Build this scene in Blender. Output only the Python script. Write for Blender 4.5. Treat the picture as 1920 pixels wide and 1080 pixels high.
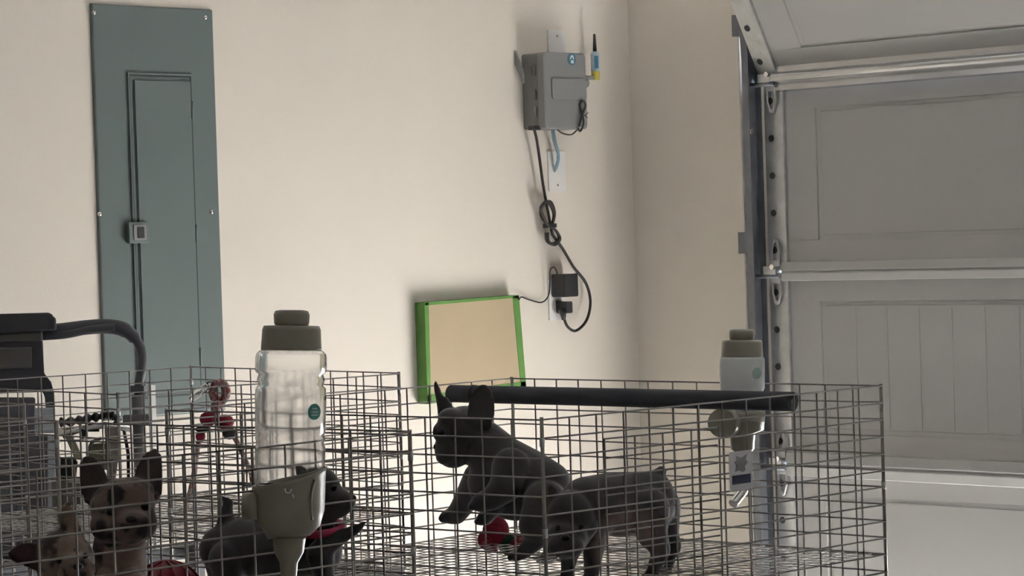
import bpy, bmesh, math, random
from mathutils import Vector, Matrix, Euler
random.seed(7)
for o in list(bpy.data.objects): bpy.data.objects.remove(o, do_unlink=True)
SC = bpy.context.scene
COL = SC.collection

# ------------------------------------------------------------------ camera
FPX = 4830.0                                  # focal length in pixels of the 1920 wide frame
CAM = Vector((-5.67, -5.15, 1.58))
s_ = math.sqrt(.5); pit = math.atan(91/FPX); rol = math.radians(1.8)
F0 = Vector((s_, s_, 0)); R0 = Vector((s_, -s_, 0)); U0 = Vector((0, 0, 1))
F = math.cos(pit)*F0 - math.sin(pit)*U0; U1 = math.sin(pit)*F0 + math.cos(pit)*U0
R = math.cos(rol)*R0 - math.sin(rol)*U1; U = math.cos(rol)*U1 + math.sin(rol)*R0
cd = bpy.data.cameras.new('camera'); cam = bpy.data.objects.new('camera', cd); COL.objects.link(cam)
cd.sensor_width = 36; cd.lens = 36*FPX/1920; cd.clip_start = .05; cd.clip_end = 200
m = Matrix((R, U, -F)).transposed().to_4x4(); m.translation = CAM; cam.matrix_world = m
SC.camera = cam

# ------------------------------------------------------------------ light
w = bpy.data.worlds.new('sky'); SC.world = w; w.use_nodes = True
nt = w.node_tree; bg = nt.nodes['Background']
bg.inputs['Color'].default_value = (.62, .78, 1, 1); bg.inputs['Strength'].default_value = 11.0
sd = bpy.data.lights.new('sun', 'SUN'); sun = bpy.data.objects.new('sun', sd); COL.objects.link(sun)
sd.energy = 75; sd.angle = math.radians(.6); sd.color = (1, .98, .955)
sun.location = (8, -4, 5)
sun.rotation_euler = Vector((-.62, .25, -1)).to_track_quat('-Z', 'Y').to_euler()
vs = SC.view_settings
vs.view_transform = 'Standard'; vs.look = 'None'; vs.gamma = 1; vs.use_curve_mapping = False
vs.exposure = .94

# ------------------------------------------------------------------ pixel helpers (1920 x 1080 frame)
def ray(x, y): return F + ((x-960)/FPX)*R + ((540-y)/FPX)*U
def at(x, y, Z): return CAM + Z*ray(x, y)
def on(a, x, y, v):
    D = ray(x, y); return CAM + D*((v-CAM[a])/D[a])
def wl(x, y, off=0): return on(1, x, y, -off)          # left wall plane, off = distance from it
def dr(x, y, off=0): return on(0, x, y, -off)          # door wall plane

# ------------------------------------------------------------------ materials
def mat(name, col, rough=.6, metal=0, noise=0, nscale=30, bump=0, bscale=200, sheen=0, trans=0, ior=1.45, col2=None, spec=.5, emit=0, alpha=1):
    M = bpy.data.materials.new(name); M.use_nodes = True
    t = M.node_tree; b = t.nodes['Principled BSDF']
    b.inputs['Base Color'].default_value = (*col, 1); b.inputs['Roughness'].default_value = rough
    b.inputs['Metallic'].default_value = metal; b.inputs['IOR'].default_value = ior
    b.inputs['Specular IOR Level'].default_value = spec
    b.inputs['Transmission Weight'].default_value = trans; b.inputs['Sheen Weight'].default_value = sheen
    b.inputs['Alpha'].default_value = alpha
    tc = t.nodes.new('ShaderNodeTexCoord')
    if noise or col2:
        n = t.nodes.new('ShaderNodeTexNoise'); n.inputs['Scale'].default_value = nscale; n.inputs['Detail'].default_value = 4
        t.links.new(tc.outputs['Object'], n.inputs['Vector'])
        mx = t.nodes.new('ShaderNodeMix'); mx.data_type = 'RGBA'
        c2 = col2 or tuple(c*(1-noise) for c in col)
        mx.inputs[6].default_value = (*col, 1); mx.inputs[7].default_value = (*c2, 1)
        rp = t.nodes.new('ShaderNodeMapRange'); rp.inputs[1].default_value = .4 if col2 else .3; rp.inputs[2].default_value = .6 if col2 else .7
        t.links.new(n.outputs['Fac'], rp.inputs[0]); t.links.new(rp.outputs[0], mx.inputs[0]); t.links.new(mx.outputs[2], b.inputs['Base Color'])
    if bump:
        n2 = t.nodes.new('ShaderNodeTexNoise'); n2.inputs['Scale'].default_value = bscale; n2.inputs['Detail'].default_value = 3
        t.links.new(tc.outputs['Object'], n2.inputs['Vector'])
        bp = t.nodes.new('ShaderNodeBump'); bp.inputs['Strength'].default_value = bump; bp.inputs['Distance'].default_value = .004
        t.links.new(n2.outputs['Fac'], bp.inputs['Height']); t.links.new(bp.outputs[0], b.inputs['Normal'])
    return M
MT = {
 'wall': mat('cream_paint', (.80, .735, .65), .85, noise=.03, nscale=3, bump=.08, bscale=140, spec=.2),
 'ceil': mat('ceiling_paint', (.82, .81, .79), .9, noise=.03, nscale=4),
 'dimwall': mat('garage_far_wall_paint', (.78, .74, .68), .9, noise=.05, nscale=3),
 'concrete': mat('concrete', (.52, .50, .47), .85, noise=.18, nscale=6, bump=.2, bscale=60),
 'drive': mat('driveway_concrete', (.60, .58, .55), .9, noise=.15, nscale=2, bump=.2, bscale=40),
 'door': mat('door_paint', (.45, .437, .418), .55, noise=.02, nscale=5),
 'galv': mat('galvanised_steel', (.62, .62, .62), .38, metal=.75, noise=.2, nscale=25),
 'galvd': mat('dull_steel', (.22, .23, .25), .5, metal=.5, noise=.2, nscale=25),
 'strut': mat('strut_steel', (.55, .55, .555), .22, metal=.9, noise=.06, nscale=9),
 'wire': mat('cage_wire', (.32, .305, .29), .36, metal=.7, noise=.15, nscale=60),
 'wirefloor_lit': mat('floor_wire_lit', (.52, .50, .48), .33, metal=.75),  # paler than the cage wire: glints from light below and behind put into colour
 'hole': mat('hole_dark', (.05, .05, .05), .8),
 'panel': mat('panel_grey_green', (.155, .19, .185), .42, noise=.04, nscale=8),
 'paneld': mat('panel_seam', (.05, .065, .065), .6),
 'chrome': mat('screw_chrome', (.85, .85, .85), .2, metal=1),
 'boxgrey': mat('controller_grey', (.27, .27, .265), .5, noise=.03),
 'boxgrey2': mat('controller_edge_grey', (.23, .23, .225), .5),
 'black': mat('black_plastic', (.035, .036, .04), .45, noise=.1),
 'blackcord': mat('black_rubber_cord', (.03, .028, .026), .5),
 'white': mat('white_plastic', (.80, .78, .76), .45),
 'bluewire': mat('blue_grey_wire', (.20, .32, .38), .5),
 'logo': mat('logo_blue', (.07, .20, .30), .5), 'logow': mat('logo_white', (.75, .8, .82), .5),
 'yellow': mat('yellow_plastic', (.62, .52, .10), .5),
 'palebottle': mat('pale_blue_plastic', (.45, .55, .62), .4),
 'board': mat('tan_board', (.50, .40, .265), .8, noise=.08, nscale=5),
 'tape': mat('green_tape', (.13, .30, .07), .7, noise=.15, nscale=20, bump=.1),
 'foam': mat('black_foam', (.075, .078, .092), .8, bump=.15, bscale=300),
 'olive': mat('olive_plastic', (.38, .365, .30), .3, noise=.04),
 'clear': mat('clear_plastic', (.96, .96, .96), .06, trans=1, ior=1.3),
 'frost': mat('frosted_plastic', (.96, .98, .99), .3, trans=.6, ior=1.3),
 'paleteal': mat('pale_teal_emblem', (.55, .74, .72), .5),
 'teal': mat('teal_emblem', (.12, .42, .38), .5),
 'card': mat('card_white', (.86, .86, .92), .6), 'cardgrey': mat('card_print_grey', (.36, .36, .40), .6), 'navy': mat('card_print_navy', (.05, .06, .12), .6),
 'redrope': mat('red_rope', (.30, .02, .045), .85, noise=.4, nscale=90, bump=.5, bscale=250),
 'redwhite': mat('red_white_rope', (.30, .05, .06), .9, col2=(.45, .38, .36), nscale=120, bump=.4),
 'greenrope': mat('green_rope', (.03, .09, .04), .85, noise=.3, nscale=90),
 'darkrope': mat('dark_rope', (.035, .035, .04), .85, noise=.3, nscale=90),
 'redball': mat('red_rubber', (.28, .015, .04), .45, noise=.2, nscale=40),
 'fur': mat('blue_grey_fur', (.062, .056, .060), .75, noise=.25, nscale=18, sheen=.35, bump=.15, bscale=220),
 'fur2': mat('dark_fur', (.05, .046, .052), .75, noise=.25, nscale=18, sheen=.3, bump=.15, bscale=220),
 'eye': mat('eye_dark', (.01, .008, .008), .1), 'nose': mat('nose_dark', (.015, .012, .013), .35),
 'pink': mat('pink_collar', (.45, .05, .12), .7), 
 'machgrey': mat('machine_grey', (.17, .165, .165), .5, noise=.06), 'machblack': mat('machine_black', (.085, .087, .102), .42, noise=.12, nscale=8),
 'bluewhite': mat('blue_white_plastic', (.55, .60, .68), .5), 'greypl': mat('grey_plastic', (.16, .16, .19), .55, noise=.15, nscale=10),
 'tan': mat('tan_plastic', (.30, .29, .20), .6, noise=.1), 'pinkgrey': mat('pink_grey_paint', (.26, .22, .215), .6),
}
def fur_color_material(name):
    """short fur whose pattern is stored per vertex"""
    M = bpy.data.materials.new(name); M.use_nodes = True; t = M.node_tree; b = t.nodes['Principled BSDF']
    b.inputs['Roughness'].default_value = .75; b.inputs['Sheen Weight'].default_value = .2
    a = t.nodes.new('ShaderNodeAttribute'); a.attribute_name = 'coat'
    n = t.nodes.new('ShaderNodeTexNoise'); n.inputs['Scale'].default_value = 160; n.inputs['Detail'].default_value = 3
    tc = t.nodes.new('ShaderNodeTexCoord'); t.links.new(tc.outputs['Object'], n.inputs['Vector'])
    mx = t.nodes.new('ShaderNodeMix'); mx.data_type = 'RGBA'; mx.blend_type = 'MULTIPLY'; mx.inputs[0].default_value = .35
    t.links.new(a.outputs['Color'], mx.inputs[6]); t.links.new(n.outputs['Color'], mx.inputs[7]); t.links.new(mx.outputs[2], b.inputs['Base Color'])
    bp = t.nodes.new('ShaderNodeBump'); bp.inputs['Strength'].default_value = .15; bp.inputs['Distance'].default_value = .003
    t.links.new(n.outputs['Fac'], bp.inputs['Height']); t.links.new(bp.outputs[0], b.inputs['Normal'])
    return M
MT['coat'] = fur_color_material('patterned_fur')

# ------------------------------------------------------------------ mesh helpers
OFF = {}
def tag(o, label=None, cat=None, group=None, kind=None):
    if label: o['label'] = label
    if cat: o['category'] = cat
    if group: o['group'] = group
    if kind: o['kind'] = kind
    return o
def thing(name, label, cat, loc, group=None, kind=None):
    o = bpy.data.objects.new(name, None); o.empty_display_size = .05; COL.objects.link(o)
    o.location = loc; OFF[o.name] = Vector(loc)
    return tag(o, label, cat, group, kind)
def frame_of(d):
    d = Vector(d).normalized(); a = Vector((0, 0, 1)) if abs(d.z) < .9 else Vector((1, 0, 0))
    u = d.cross(a).normalized(); return u, d.cross(u).normalized(), d
class MB:
    def __init__(s): s.v = []; s.f = []; s.smooth = []
    def add(s, vs, fs, sm=False):
        b = len(s.v); s.v += [Vector(x) for x in vs]; s.f += [tuple(i+b for i in q) for q in fs]; s.smooth += [sm]*len(fs); return s
    def box(s, lo, hi):
        x0, y0, z0 = lo; x1, y1, z1 = hi
        return s.add([(x, y, z) for z in (z0, z1) for y in (y0, y1) for x in (x0, x1)],
                     [(0, 2, 3, 1), (4, 5, 7, 6), (0, 1, 5, 4), (2, 6, 7, 3), (0, 4, 6, 2), (1, 3, 7, 5)])
    def hexa(s, q0, q1):                       # loft between two quads
        return s.add(list(q0)+list(q1), [(3, 2, 1, 0), (4, 5, 6, 7), (0, 1, 5, 4), (1, 2, 6, 5), (2, 3, 7, 6), (3, 0, 4, 7)])
    def obox(s, c, ax, ay, az):                # centre and three half axes
        c, ax, ay, az = map(Vector, (c, ax, ay, az))
        return s.hexa([c-az-ax-ay, c-az+ax-ay, c-az+ax+ay, c-az-ax+ay], [c+az-ax-ay, c+az+ax-ay, c+az+ax+ay, c+az-ax+ay])
    def rbox(s, c, ax, ay, az, r, n=3):        # rounded in the ax/ay plane, extruded along az with a soft front edge
        c, ax, ay, az = map(Vector, (c, ax, ay, az)); a, b = ax.length, ay.length; x, y = ax.normalized(), ay.normalized()
        def ring(k, rr):
            out = []
            for sx, sy, a0 in ((1, 1, 0), (-1, 1, 90), (-1, -1, 180), (1, -1, 270)):
                for i in range(n+1):
                    t = math.radians(a0+90*i/n)
                    out.append(c + k + x*(sx*(a-r)+rr*math.cos(t)) + y*(sy*(b-r)+rr*math.sin(t)))
            return out
        rings = [ring(-az, r), ring(az*.82, r), ring(az*.95, r*.8), ring(az, r*.5)]
        N = len(rings[0]); vs = sum(rings, []); fs = []
        for k in range(len(rings)-1):
            for i in range(N): fs.append((k*N+i, k*N+(i+1) % N, (k+1)*N+(i+1) % N, (k+1)*N+i))
        fs.append(tuple(range(N))[::-1]); fs.append(tuple(range((len(rings)-1)*N, len(rings)*N)))
        return s.add(vs, fs)
    def cyl(s, a, b, r0, r1=None, n=14, cap=True):
        a, b = Vector(a), Vector(b); r1 = r0 if r1 is None else r1; u, v, d = frame_of(b-a)
        vs = []
        for p, r in ((a, r0), (b, r1)):
            for i in range(n):
                t = 2*math.pi*i/n; vs.append(p+(u*math.cos(t)+v*math.sin(t))*r)
        s.add(vs, [(i, (i+1) % n, n+(i+1) % n, n+i) for i in range(n)], n > 6)
        if cap: s.add(vs, [tuple(range(n))[::-1], tuple(range(n, 2*n))])
        return s
    def tube(s, pts, r, n=8, closed=False):
        pts = [Vector(p) for p in pts]; N = len(pts); vs = []; rs = r if isinstance(r, (list, tuple)) else [r]*N
        pv = None
        for i, p in enumerate(pts):
            d = (pts[(i+1) % N]-pts[i-1]) if closed else (pts[min(i+1, N-1)]-pts[max(i-1, 0)])
            d.normalize()
            if pv is None: u, v, _ = frame_of(d)
            else:
                u = pv-d*pv.dot(d); u = u.normalized() if u.length > 1e-6 else frame_of(d)[0]; v = d.cross(u)
            pv = u
            for k in range(n):
                t = 2*math.pi*k/n; vs.append(p+(u*math.cos(t)+v*math.sin(t))*rs[i])
        fs = [(i*n+k, i*n+(k+1) % n, ((i+1) % N)*n+(k+1) % n, ((i+1) % N)*n+k) for i in range(N if closed else N-1) for k in range(n)]
        s.add(vs, fs, n > 4)
        if not closed: s.add(vs, [tuple(range(n))[::-1], tuple(range((N-1)*n, N*n))])
        return s
    def lathe(s, base, up, prof, n=32, tilt=None, cap=True):   # prof: [(r, h)], tilt(h_index, angle) -> dh
        base = Vector(base); u, v, d = frame_of(up); vs = []
        for j, (r, h) in enumerate(prof):
            for i in range(n):
                t = 2*math.pi*i/n; dh = tilt(j, u*math.cos(t)+v*math.sin(t)) if tilt else 0
                vs.append(base+d*(h+dh)+(u*math.cos(t)+v*math.sin(t))*r)
        M = len(prof)
        s.add(vs, [(j*n+i, j*n+(i+1) % n, (j+1)*n+(i+1) % n, (j+1)*n+i) for j in range(M-1) for i in range(n)], True)
        if cap: s.add(vs, [tuple(range(n))[::-1], tuple(range((M-1)*n, M*n))])
        return s
    def ball(s, c, r, nu=16, nv=10, axes=None):
        c = Vector(c); ax = axes or (Vector((r, 0, 0)), Vector((0, r, 0)), Vector((0, 0, r))); vs = []
        for j in range(nv+1):
            p = math.pi*j/nv
            for i in range(nu):
                t = 2*math.pi*i/nu; vs.append(c+ax[0]*math.sin(p)*math.cos(t)+ax[1]*math.sin(p)*math.sin(t)+ax[2]*math.cos(p))
        return s.add(vs, [(j*nu+i, (j+1)*nu+i, (j+1)*nu+(i+1) % nu, j*nu+(i+1) % nu) for j in range(nv) for i in range(nu)], True)
    def poly(s, pts, n, th):                   # flat outline with a thickness
        pts = [Vector(p) for p in pts]; n = Vector(n).normalized()*th; N = len(pts)
        return s.add(pts+[p+n for p in pts], [tuple(range(N)), tuple(range(N, 2*N))[::-1]]+[(i, i+N, (i+1) % N+N, (i+1) % N) for i in range(N)])
    def build(s, name, material, parent=None, origin=None, bevel=0, kind=None):
        me = bpy.data.meshes.new(name); o = None
        off = OFF[parent.name] if parent else Vector(origin or (0, 0, 0))
        me.from_pydata([v-off for v in s.v], [], s.f); me.update()
        me.polygons.foreach_set('use_smooth', s.smooth)
        bm = bmesh.new(); bm.from_mesh(me); bmesh.ops.remove_doubles(bm, verts=bm.verts, dist=1e-6); bmesh.ops.recalc_face_normals(bm, faces=bm.faces); bm.to_mesh(me); bm.free()
        o = bpy.data.objects.new(name, me); COL.objects.link(o)
        me.materials.append(MT[material] if isinstance(material, str) else material)
        if parent: o.parent = parent
        else: o.location = off
        OFF[o.name] = off
        if bevel:
            b = o.modifiers.new('bevel', 'BEVEL'); b.width = bevel; b.segments = 2; b.limit_method = 'ANGLE'
        if kind: o['kind'] = kind
        return o
def curve_pts(pts, k=8):                        # Catmull-Rom through the points
    P = [Vector(p) for p in pts]; out = []
    for i in range(len(P)-1):
        a, b, c, d = P[max(i-1, 0)], P[i], P[i+1], P[min(i+2, len(P)-1)]
        for j in range(k):
            t = j/k; out.append(.5*((2*b)+(c-a)*t+(2*a-5*b+4*c-d)*t*t+(3*b-a-3*c+d)*t**3))
    return out+[P[-1]]

# ------------------------------------------------------------------ the setting
def struct(name, b, material, **k):
    o = b.build(name, material, **k); o['kind'] = 'structure'; return o
LIFT = .40; OPY0, OPY1 = -.62, -2.98; H = 2.75
struct('floor', MB().box((-8, -6.3, -.1), (0, 0, 0)), 'concrete')
struct('driveway', MB().box((0.001, -16, -.14), (16, 10, -.02)), 'drive')
struct('ceiling', MB().box((-8.1, -6.4, H), (.14, .14, H+.1)), 'ceil')
struct('wall_left', MB().box((-8.1, 0, -.1), (.14, .14, H)), 'wall')
struct('wall_right', MB().box((0, OPY0, -.1), (.14, 0, H)).box((0, OPY1, 2.24), (.14, OPY0, H)).box((0, -6.4, -.1), (.14, OPY1, H)), 'wall')
struct('wall_back', MB().box((-8.1, -6.3, -.1), (-8, 0, H)), 'dimwall')
struct('wall_side', MB().box((-8.1, -6.4, -.1), (0, -6.3, H)), 'dimwall')
struct('trim_1', MB().box((0, OPY0-.02, -.1), (.14, OPY0, 2.24)), 'white')

# garage door, raised a little: light comes in under it
door = thing('door_1', 'grey sectional garage door raised a little off the floor', 'garage door', (.03, -2.9, LIFT), kind='structure')
del door['category']
SEC = .5335; DY0, DY1 = -.575, -3.05; DX = -.062         # inner face plane
tilt = math.radians(29)
def sec_frame(i):
    z0 = LIFT+SEC*i; o = Vector((DX, 0, z0))
    return (o, Vector((0, 0, 1)), Vector((1, 0, 0))) if i < 3 else (o+Vector((-.012, 0, 0)), Vector((-math.sin(tilt), 0, math.cos(tilt))), Vector((math.cos(tilt), 0, math.sin(tilt))))
for i in range(4):
    o, up, out = sec_frame(i)
    def q(y, h, d): return o+Vector((0, y, 0))+up*h+out*d
    def slab(b, y0, y1, h0, h1, d0, d1): return b.hexa([q(y0, h0, d0), q(y1, h0, d0), q(y1, h1, d0), q(y0, h1, d0)], [q(y0, h0, d1), q(y1, h0, d1), q(y1, h1, d1), q(y0, h1, d1)])
    b = MB(); slab(b, DY0-.02, DY1, .004, SEC-.004, .0105, .05)
    s = b.build('section', 'door', door)
    # border boards around the long embossed field
    rails = MB(); a0, a1 = .085, .452
    slab(rails, DY0-.02, DY1, .004, a0, .006, .016); slab(rails, DY0-.02, DY1, a1, SEC-.004, .006, .016); slab(rails, DY0-.02, -.735, a0, a1, .006, .016)
    rails.build('rail', 'door', s, bevel=.003)
    fld = MB(); slab(fld, -.75, DY1, a0+.012, a1-.012, .009, .016)
    fld.build('field_panel', 'door', s, bevel=.004)
    if i in (1, 2):
        for k in range(14 if i == 1 else 0):
            g = MB(); y = -.85-k*.105; slab(g, y, y-.004, a0+.02, a1-.02, .0075, .0095); g.build('groove_bead', 'door', s)
    st = MB(); slab(st, DY0+.012, DY0-.055, .003, SEC-.003, -.004, .052); stl = st.build('end_stile', 'galv', s, bevel=.002)
    for k in range(5):
        h = .06+k*.104
        hb = MB(); c = q(DY0-.012, h, -.0035); hb.cyl(c, c-out*.0016, .0095, n=14); hb.build('punched_hole', 'hole', s)
for i in (1, 2, 3):                                    # struts, hinges and rollers at the joints
    z = LIFT+SEC*i; big = (i == 3)
    b = MB(); y0, y1 = DY0-.05, DY1
    prof = [(-.003, .045), (-.035, .043), (-.052, .022), (-.052, .002), (-.040, -.004), (-.050, -.012), (-.048, -.030), (-.003, -.034)]
    if big: prof = [(-.003, .046), (-.024, .045), (-.026, .020)]+[(-.032-.016*math.sin(math.radians(a)), .004+.014*math.cos(math.radians(a))) for a in range(0, 181, 15)]+[(-.027, -.012), (-.033, -.032), (-.003, -.035)]
    if not big: prof = [(-.003, .026), (-.026, .026), (-.030, .004), (-.024, .0), (-.030, -.004), (-.026, -.026), (-.003, -.026)]
    if i == 1: prof = [(x*1.1, h*1.25) for x, h in prof]
    P0 = [Vector((DX+x, y0, z+h)) for x, h in prof]; P1 = [Vector((DX+x, y1, z+h)) for x, h in prof]; N = len(prof)
    b.add(P0+P1, [tuple(range(N)), tuple(range(N, 2*N))]+[(k, (k+1) % N, N+(k+1) % N, N+k) for k in range(N)])
    so = b.build('strut', 'strut' if big else 'door', door, bevel=0 if big else .002)
    if big:
        for pf in so.data.polygons: pf.use_smooth = abs(pf.normal.y) < .5
        so.modifiers.new('edges', 'EDGE_SPLIT').split_angle = math.radians(25)
    hy = DY0-.022; h = MB()
    for sgn in (1, -1):                                # slotted diamond leaves above and below
        up = Vector((0, 0, 1)) if sgn < 0 or not big else Vector((-math.sin(tilt), 0, math.cos(tilt)))
        c = Vector((DX-.012, hy, z))
        L = [c+Vector((0, dy, 0))+up*(sgn*dh) for dy, dh in ((-.012, .012), (-.014, .06), (-.004, .088), (.004, .088), (.014, .06), (.012, .012))]
        h.tube(L, .0038, n=6, closed=True)
        h.obox(c+up*(sgn*.02), Vector((0, .016, 0)), up*.012, Vector((.004, 0, 0)))
        h.cyl(c+up*(sgn*.086)+Vector((.006, 0, 0)), c+up*(sgn*.086)+Vector((-.006, 0, 0)), .006, n=10)
    h.obox((DX-.022, hy+.004, z), (0, .022, 0), (0, 0, .016), (.016, 0, 0))
    hg = h.build('hinge', 'galv', door, bevel=.001)
    rb = MB().cyl((DX-.034, hy-.03, z-.012), (DX-.034, DY0+.046, z-.012), .0065, n=12).cyl((DX-.034, DY0+.032, z-.012), (DX-.034, DY0+.046, z-.012), .021, n=18)
    rb.build('roller', 'galvd', hg)
    MB().cyl((DX-.034, hy-.012, z+.014), (DX-.048, hy-.012, z+.014), .008, n=6).build('bolt', 'chrome', hg)
# track
tr = thing('door_track', 'galvanised steel track running up beside the garage door', 'track', (-.03, DY0+.045, 0))
path = [(DX-.034, 0), (DX-.034, 2.06)]
rr = .45
for k in range(1, 13):
    a = math.radians(90*k/12); path.append((DX-.034-rr*(1-math.cos(a)), 2.06+rr*math.sin(a)))
path.append((-2.6, 2.06+rr+.01))
b = MB(); ty = DY0+.038
sect = [(-.028, -.020), (-.028, .002), (.028, .002), (.028, -.020), (.025, -.020), (.025, -.001), (-.025, -.001), (-.025, -.020)]
vs_ = []
for k, (x, z) in enumerate(path):
    p = Vector((x, 0, z)); n_ = Vector((path[min(k+1, len(path)-1)][0]-path[max(k-1, 0)][0], 0, path[min(k+1, len(path)-1)][1]-path[max(k-1, 0)][1])).normalized()
    sd_ = Vector((n_.z, 0, -n_.x))
    vs_ += [p+sd_*a+Vector((0, ty+c, 0)) for a, c in sect]
N = len(sect); b.add(vs_, [(k*N+i, k*N+(i+1) % N, (k+1)*N+(i+1) % N, (k+1)*N+i) for k in range(len(path)-1) for i in range(N)]+[tuple(range(N)), tuple(range((len(path)-1)*N, len(path)*N))])
b.build('channel', 'galvd', tr)
MB().box((-.062, DY0+.098, 0), (-.001, DY0+.103, 2.5)).box((-.005, DY0+.103, 0), (-.001, DY0+.135, 2.5)).build('angle_bracket', 'galv', tr)
for z in (.5, 1.0, 1.55, 2.16):
    MB().box((DX-.03, ty+.003, z-.03), (DX+.02, DY0+.098, z+.03)).build('clip_bracket', 'galvd', tr)
for z in (1.86, 2.13):
    MB().cyl((DX-.04, ty-.004, z), (DX-.04, ty-.012, z), .008, n=8).build('bolt', 'chrome', tr)

# ------------------------------------------------------------------ things on the left wall
ep = thing('electrical_panel', 'tall grey-green electrical panel on the cream wall', 'electrical panel', (-1.755, 0, 1.165))
px0, px1, pz0, pz1 = -1.946, -1.563, 1.165, 2.19
b = MB()
b.hexa([(px0, 0, pz0), (px1, 0, pz0), (px1, 0, pz1), (px0, 0, pz1)], [(px0+.006, -.02, pz0+.006), (px1-.006, -.02, pz0+.006), (px1-.006, -.02, pz1-.006), (px0+.006, -.02, pz1-.006)])
cov = b.build('cover', 'panel', ep, bevel=.003)
dx0, dx1, dz1 = -1.838, -1.648, 2.014
MB().box((dx0-.004, -.0208, pz0+.05), (dx0+.003, -.0195, dz1+.002)).box((dx1-.002, -.0208, pz0+.05), (dx1+.003, -.0195, dz1+.002)).box((dx0, -.0208, dz1-.003), (dx1, -.0195, dz1+.002)).box((dx0, -.0208, pz0+.05), (dx1, -.0195, pz0+.054)).build('door_seam', 'paneld', ep)
ed = MB().box((dx0+.014, -.0245, pz0+.056), (dx1-.003, -.0195, dz1-.012)).build('panel_door', 'panel', ep, bevel=.0015)
MB().box((dx0-.006, -.0255, pz0+.05), (dx0-.002, -.0195, dz1+.004)).box((dx0-.006, -.0255, dz1+.002), (dx1+.004, -.0195, dz1+.006)).build('door_frame', 'panel', ep, bevel=.0008)
MB().box((dx0+.0105, -.0215, pz0+.056), (dx0+.0145, -.0195, dz1-.012)).build('door_gap', 'paneld', ed)
for z in (1.93, 1.62, 1.31): MB().cyl((dx1+.001, -.023, z-.022), (dx1+.001, -.023, z+.022), .003, n=8).build('hinge', 'panel', ep)
lc = wl(262, 436, .025)
la = MB().rbox((lc.x, -.028, lc.z), (.030, 0, 0), (0, 0, .026), (0, -.006, 0), .004).build('latch', 'panel', ep)
MB().rbox((lc.x+.002, -.0345, lc.z), (.019, 0, 0), (0, 0, .019), (0, -.002, 0), .003).build('latch_frame', 'boxgrey', la)
MB().rbox((lc.x+.003, -.037, lc.z), (.010, 0, 0), (0, 0, .014), (0, -.0015, 0), .002).build('latch_button', 'black', la)
for (x, y) in ((181, 23), (390, 32), (192, 401), (402, 397)):
    c = wl(x, y, .02); MB().ball((c.x, -.0205, c.z), 1, 10, 8, (Vector((.006, 0, 0)), Vector((0, .0045, 0)), Vector((0, 0, .006)))).build('screw', 'chrome', ep)

ep.location.y = .0115
# taped board box
gx0, gx1 = -.872, -.492
tb = thing('taped_board', 'tan board edged in green painters tape, boxed out from the wall', 'board', (-.68, 0, 1.14))
D = .038
def gp(x, y): p = wl(x, y, D); return p
A, B_, C_, D_ = gp(796, 568), gp(972, 554), gp(986, 728), gp(802, 757)
bc = [Vector((p.x, 0, p.z)) for p in (A, B_, C_, D_)]; bf = [Vector((p.x, -D, p.z)) for p in (A, B_, C_, D_)]
MB().hexa(bc, bf).build('board', 'board', tb)
def strip(p, q_, wd, depth_side, nm='tape_strip'):
    p, q_ = Vector(p), Vector(q_); d = (q_-p).normalized(); n_ = Vector((0, -1, 0)); inn = n_.cross(d)
    cen = sum(bf, Vector())/4
    if (cen-p).dot(inn) < 0: inn = -inn
    b = MB(); t = .0012
    b.hexa([p-inn*t, q_-inn*t, q_+inn*wd, p+inn*(wd*1.2)], [v+n_*t for v in (p-inn*t, q_-inn*t, q_+inn*wd, p+inn*(wd*1.2))])
    bp, bq = p.copy(), q_.copy(); bp.y = bq.y = -.0008
    b.hexa([p, q_, bq, bp], [v-inn*t for v in (p, q_, bq, bp)])
    b.build(nm, 'tape', tb)
strip(bf[0], bf[3], .012, 1); strip(bf[1], bf[2], .020, 1); strip(bf[0], bf[1], .006, 1); strip(bf[3], bf[2], .02, 1)

# controller box
cx = thing('wall_controller', 'grey wall controller box with round blue logo above the outlets', 'control box', (-.30, 0, 1.885))
DB = .085
fl = wl(1018, 95, DB); fr = wl(1097, 110, DB); fb = wl(1090, 243, DB)
x0, x1, z1, z0 = fl.x, fr.x, fl.z-.004, fb.z+.002
xm, zm, hw, hh = (x0+x1)/2, (z0+z1)/2, (x1-x0)/2, (z1-z0)/2
body = MB().rbox((xm, -.032, zm), (hw, 0, 0), (0, 0, hh), (0, -.032, 0), .008, 4).build('body', 'boxgrey2', cx)
MB().rbox((xm, -.0745, zm), (hw+.001, 0, 0), (0, 0, hh+.001), (0, -.0125, 0), .014, 5).build('lid', 'boxgrey', cx)
MB().rbox((xm+.012, -.088, zm+.005), (hw-.016, 0, 0), (0, 0, .030), (0, -.0035, 0), .008, 4).build('raised_band', 'boxgrey', cx)
for z in (z1-.05, zm-.01, z0+.05): MB().cyl((x0-.003, -.05, z-.014), (x0-.003, -.05, z+.014), .0045, n=8).build('hinge', 'boxgrey2', cx)
MB().hexa([(x0-.03, -.002, z1-.03), (x0-.022, -.002, z1-.03), (x0-.022, -.03, z1-.085), (x0-.03, -.03, z1-.085)], [(x0-.03, -.002, z1+.01), (x0-.022, -.002, z1+.01), (x0-.022, -.03, z1-.055), (x0-.03, -.03, z1-.055)]).build('side_bracket', 'boxgrey', cx)
lg = wl(1072, 111, .0875)
lo = MB().cyl((lg.x, -.0868, lg.z), (lg.x, -.0885, lg.z), .0165, n=24).build('logo', 'logo', cx)
MB().poly([(lg.x+dx, -.0887, lg.z+dz) for dx, dz in ((-.009, 0), (-.004, .011), (.004, .011), (.009, 0), (.004, 0), (.0015, .006), (-.0015, .006), (-.004, 0))], (0, -1, 0), .0005).build('logo_mark', 'logow', lo)
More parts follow.
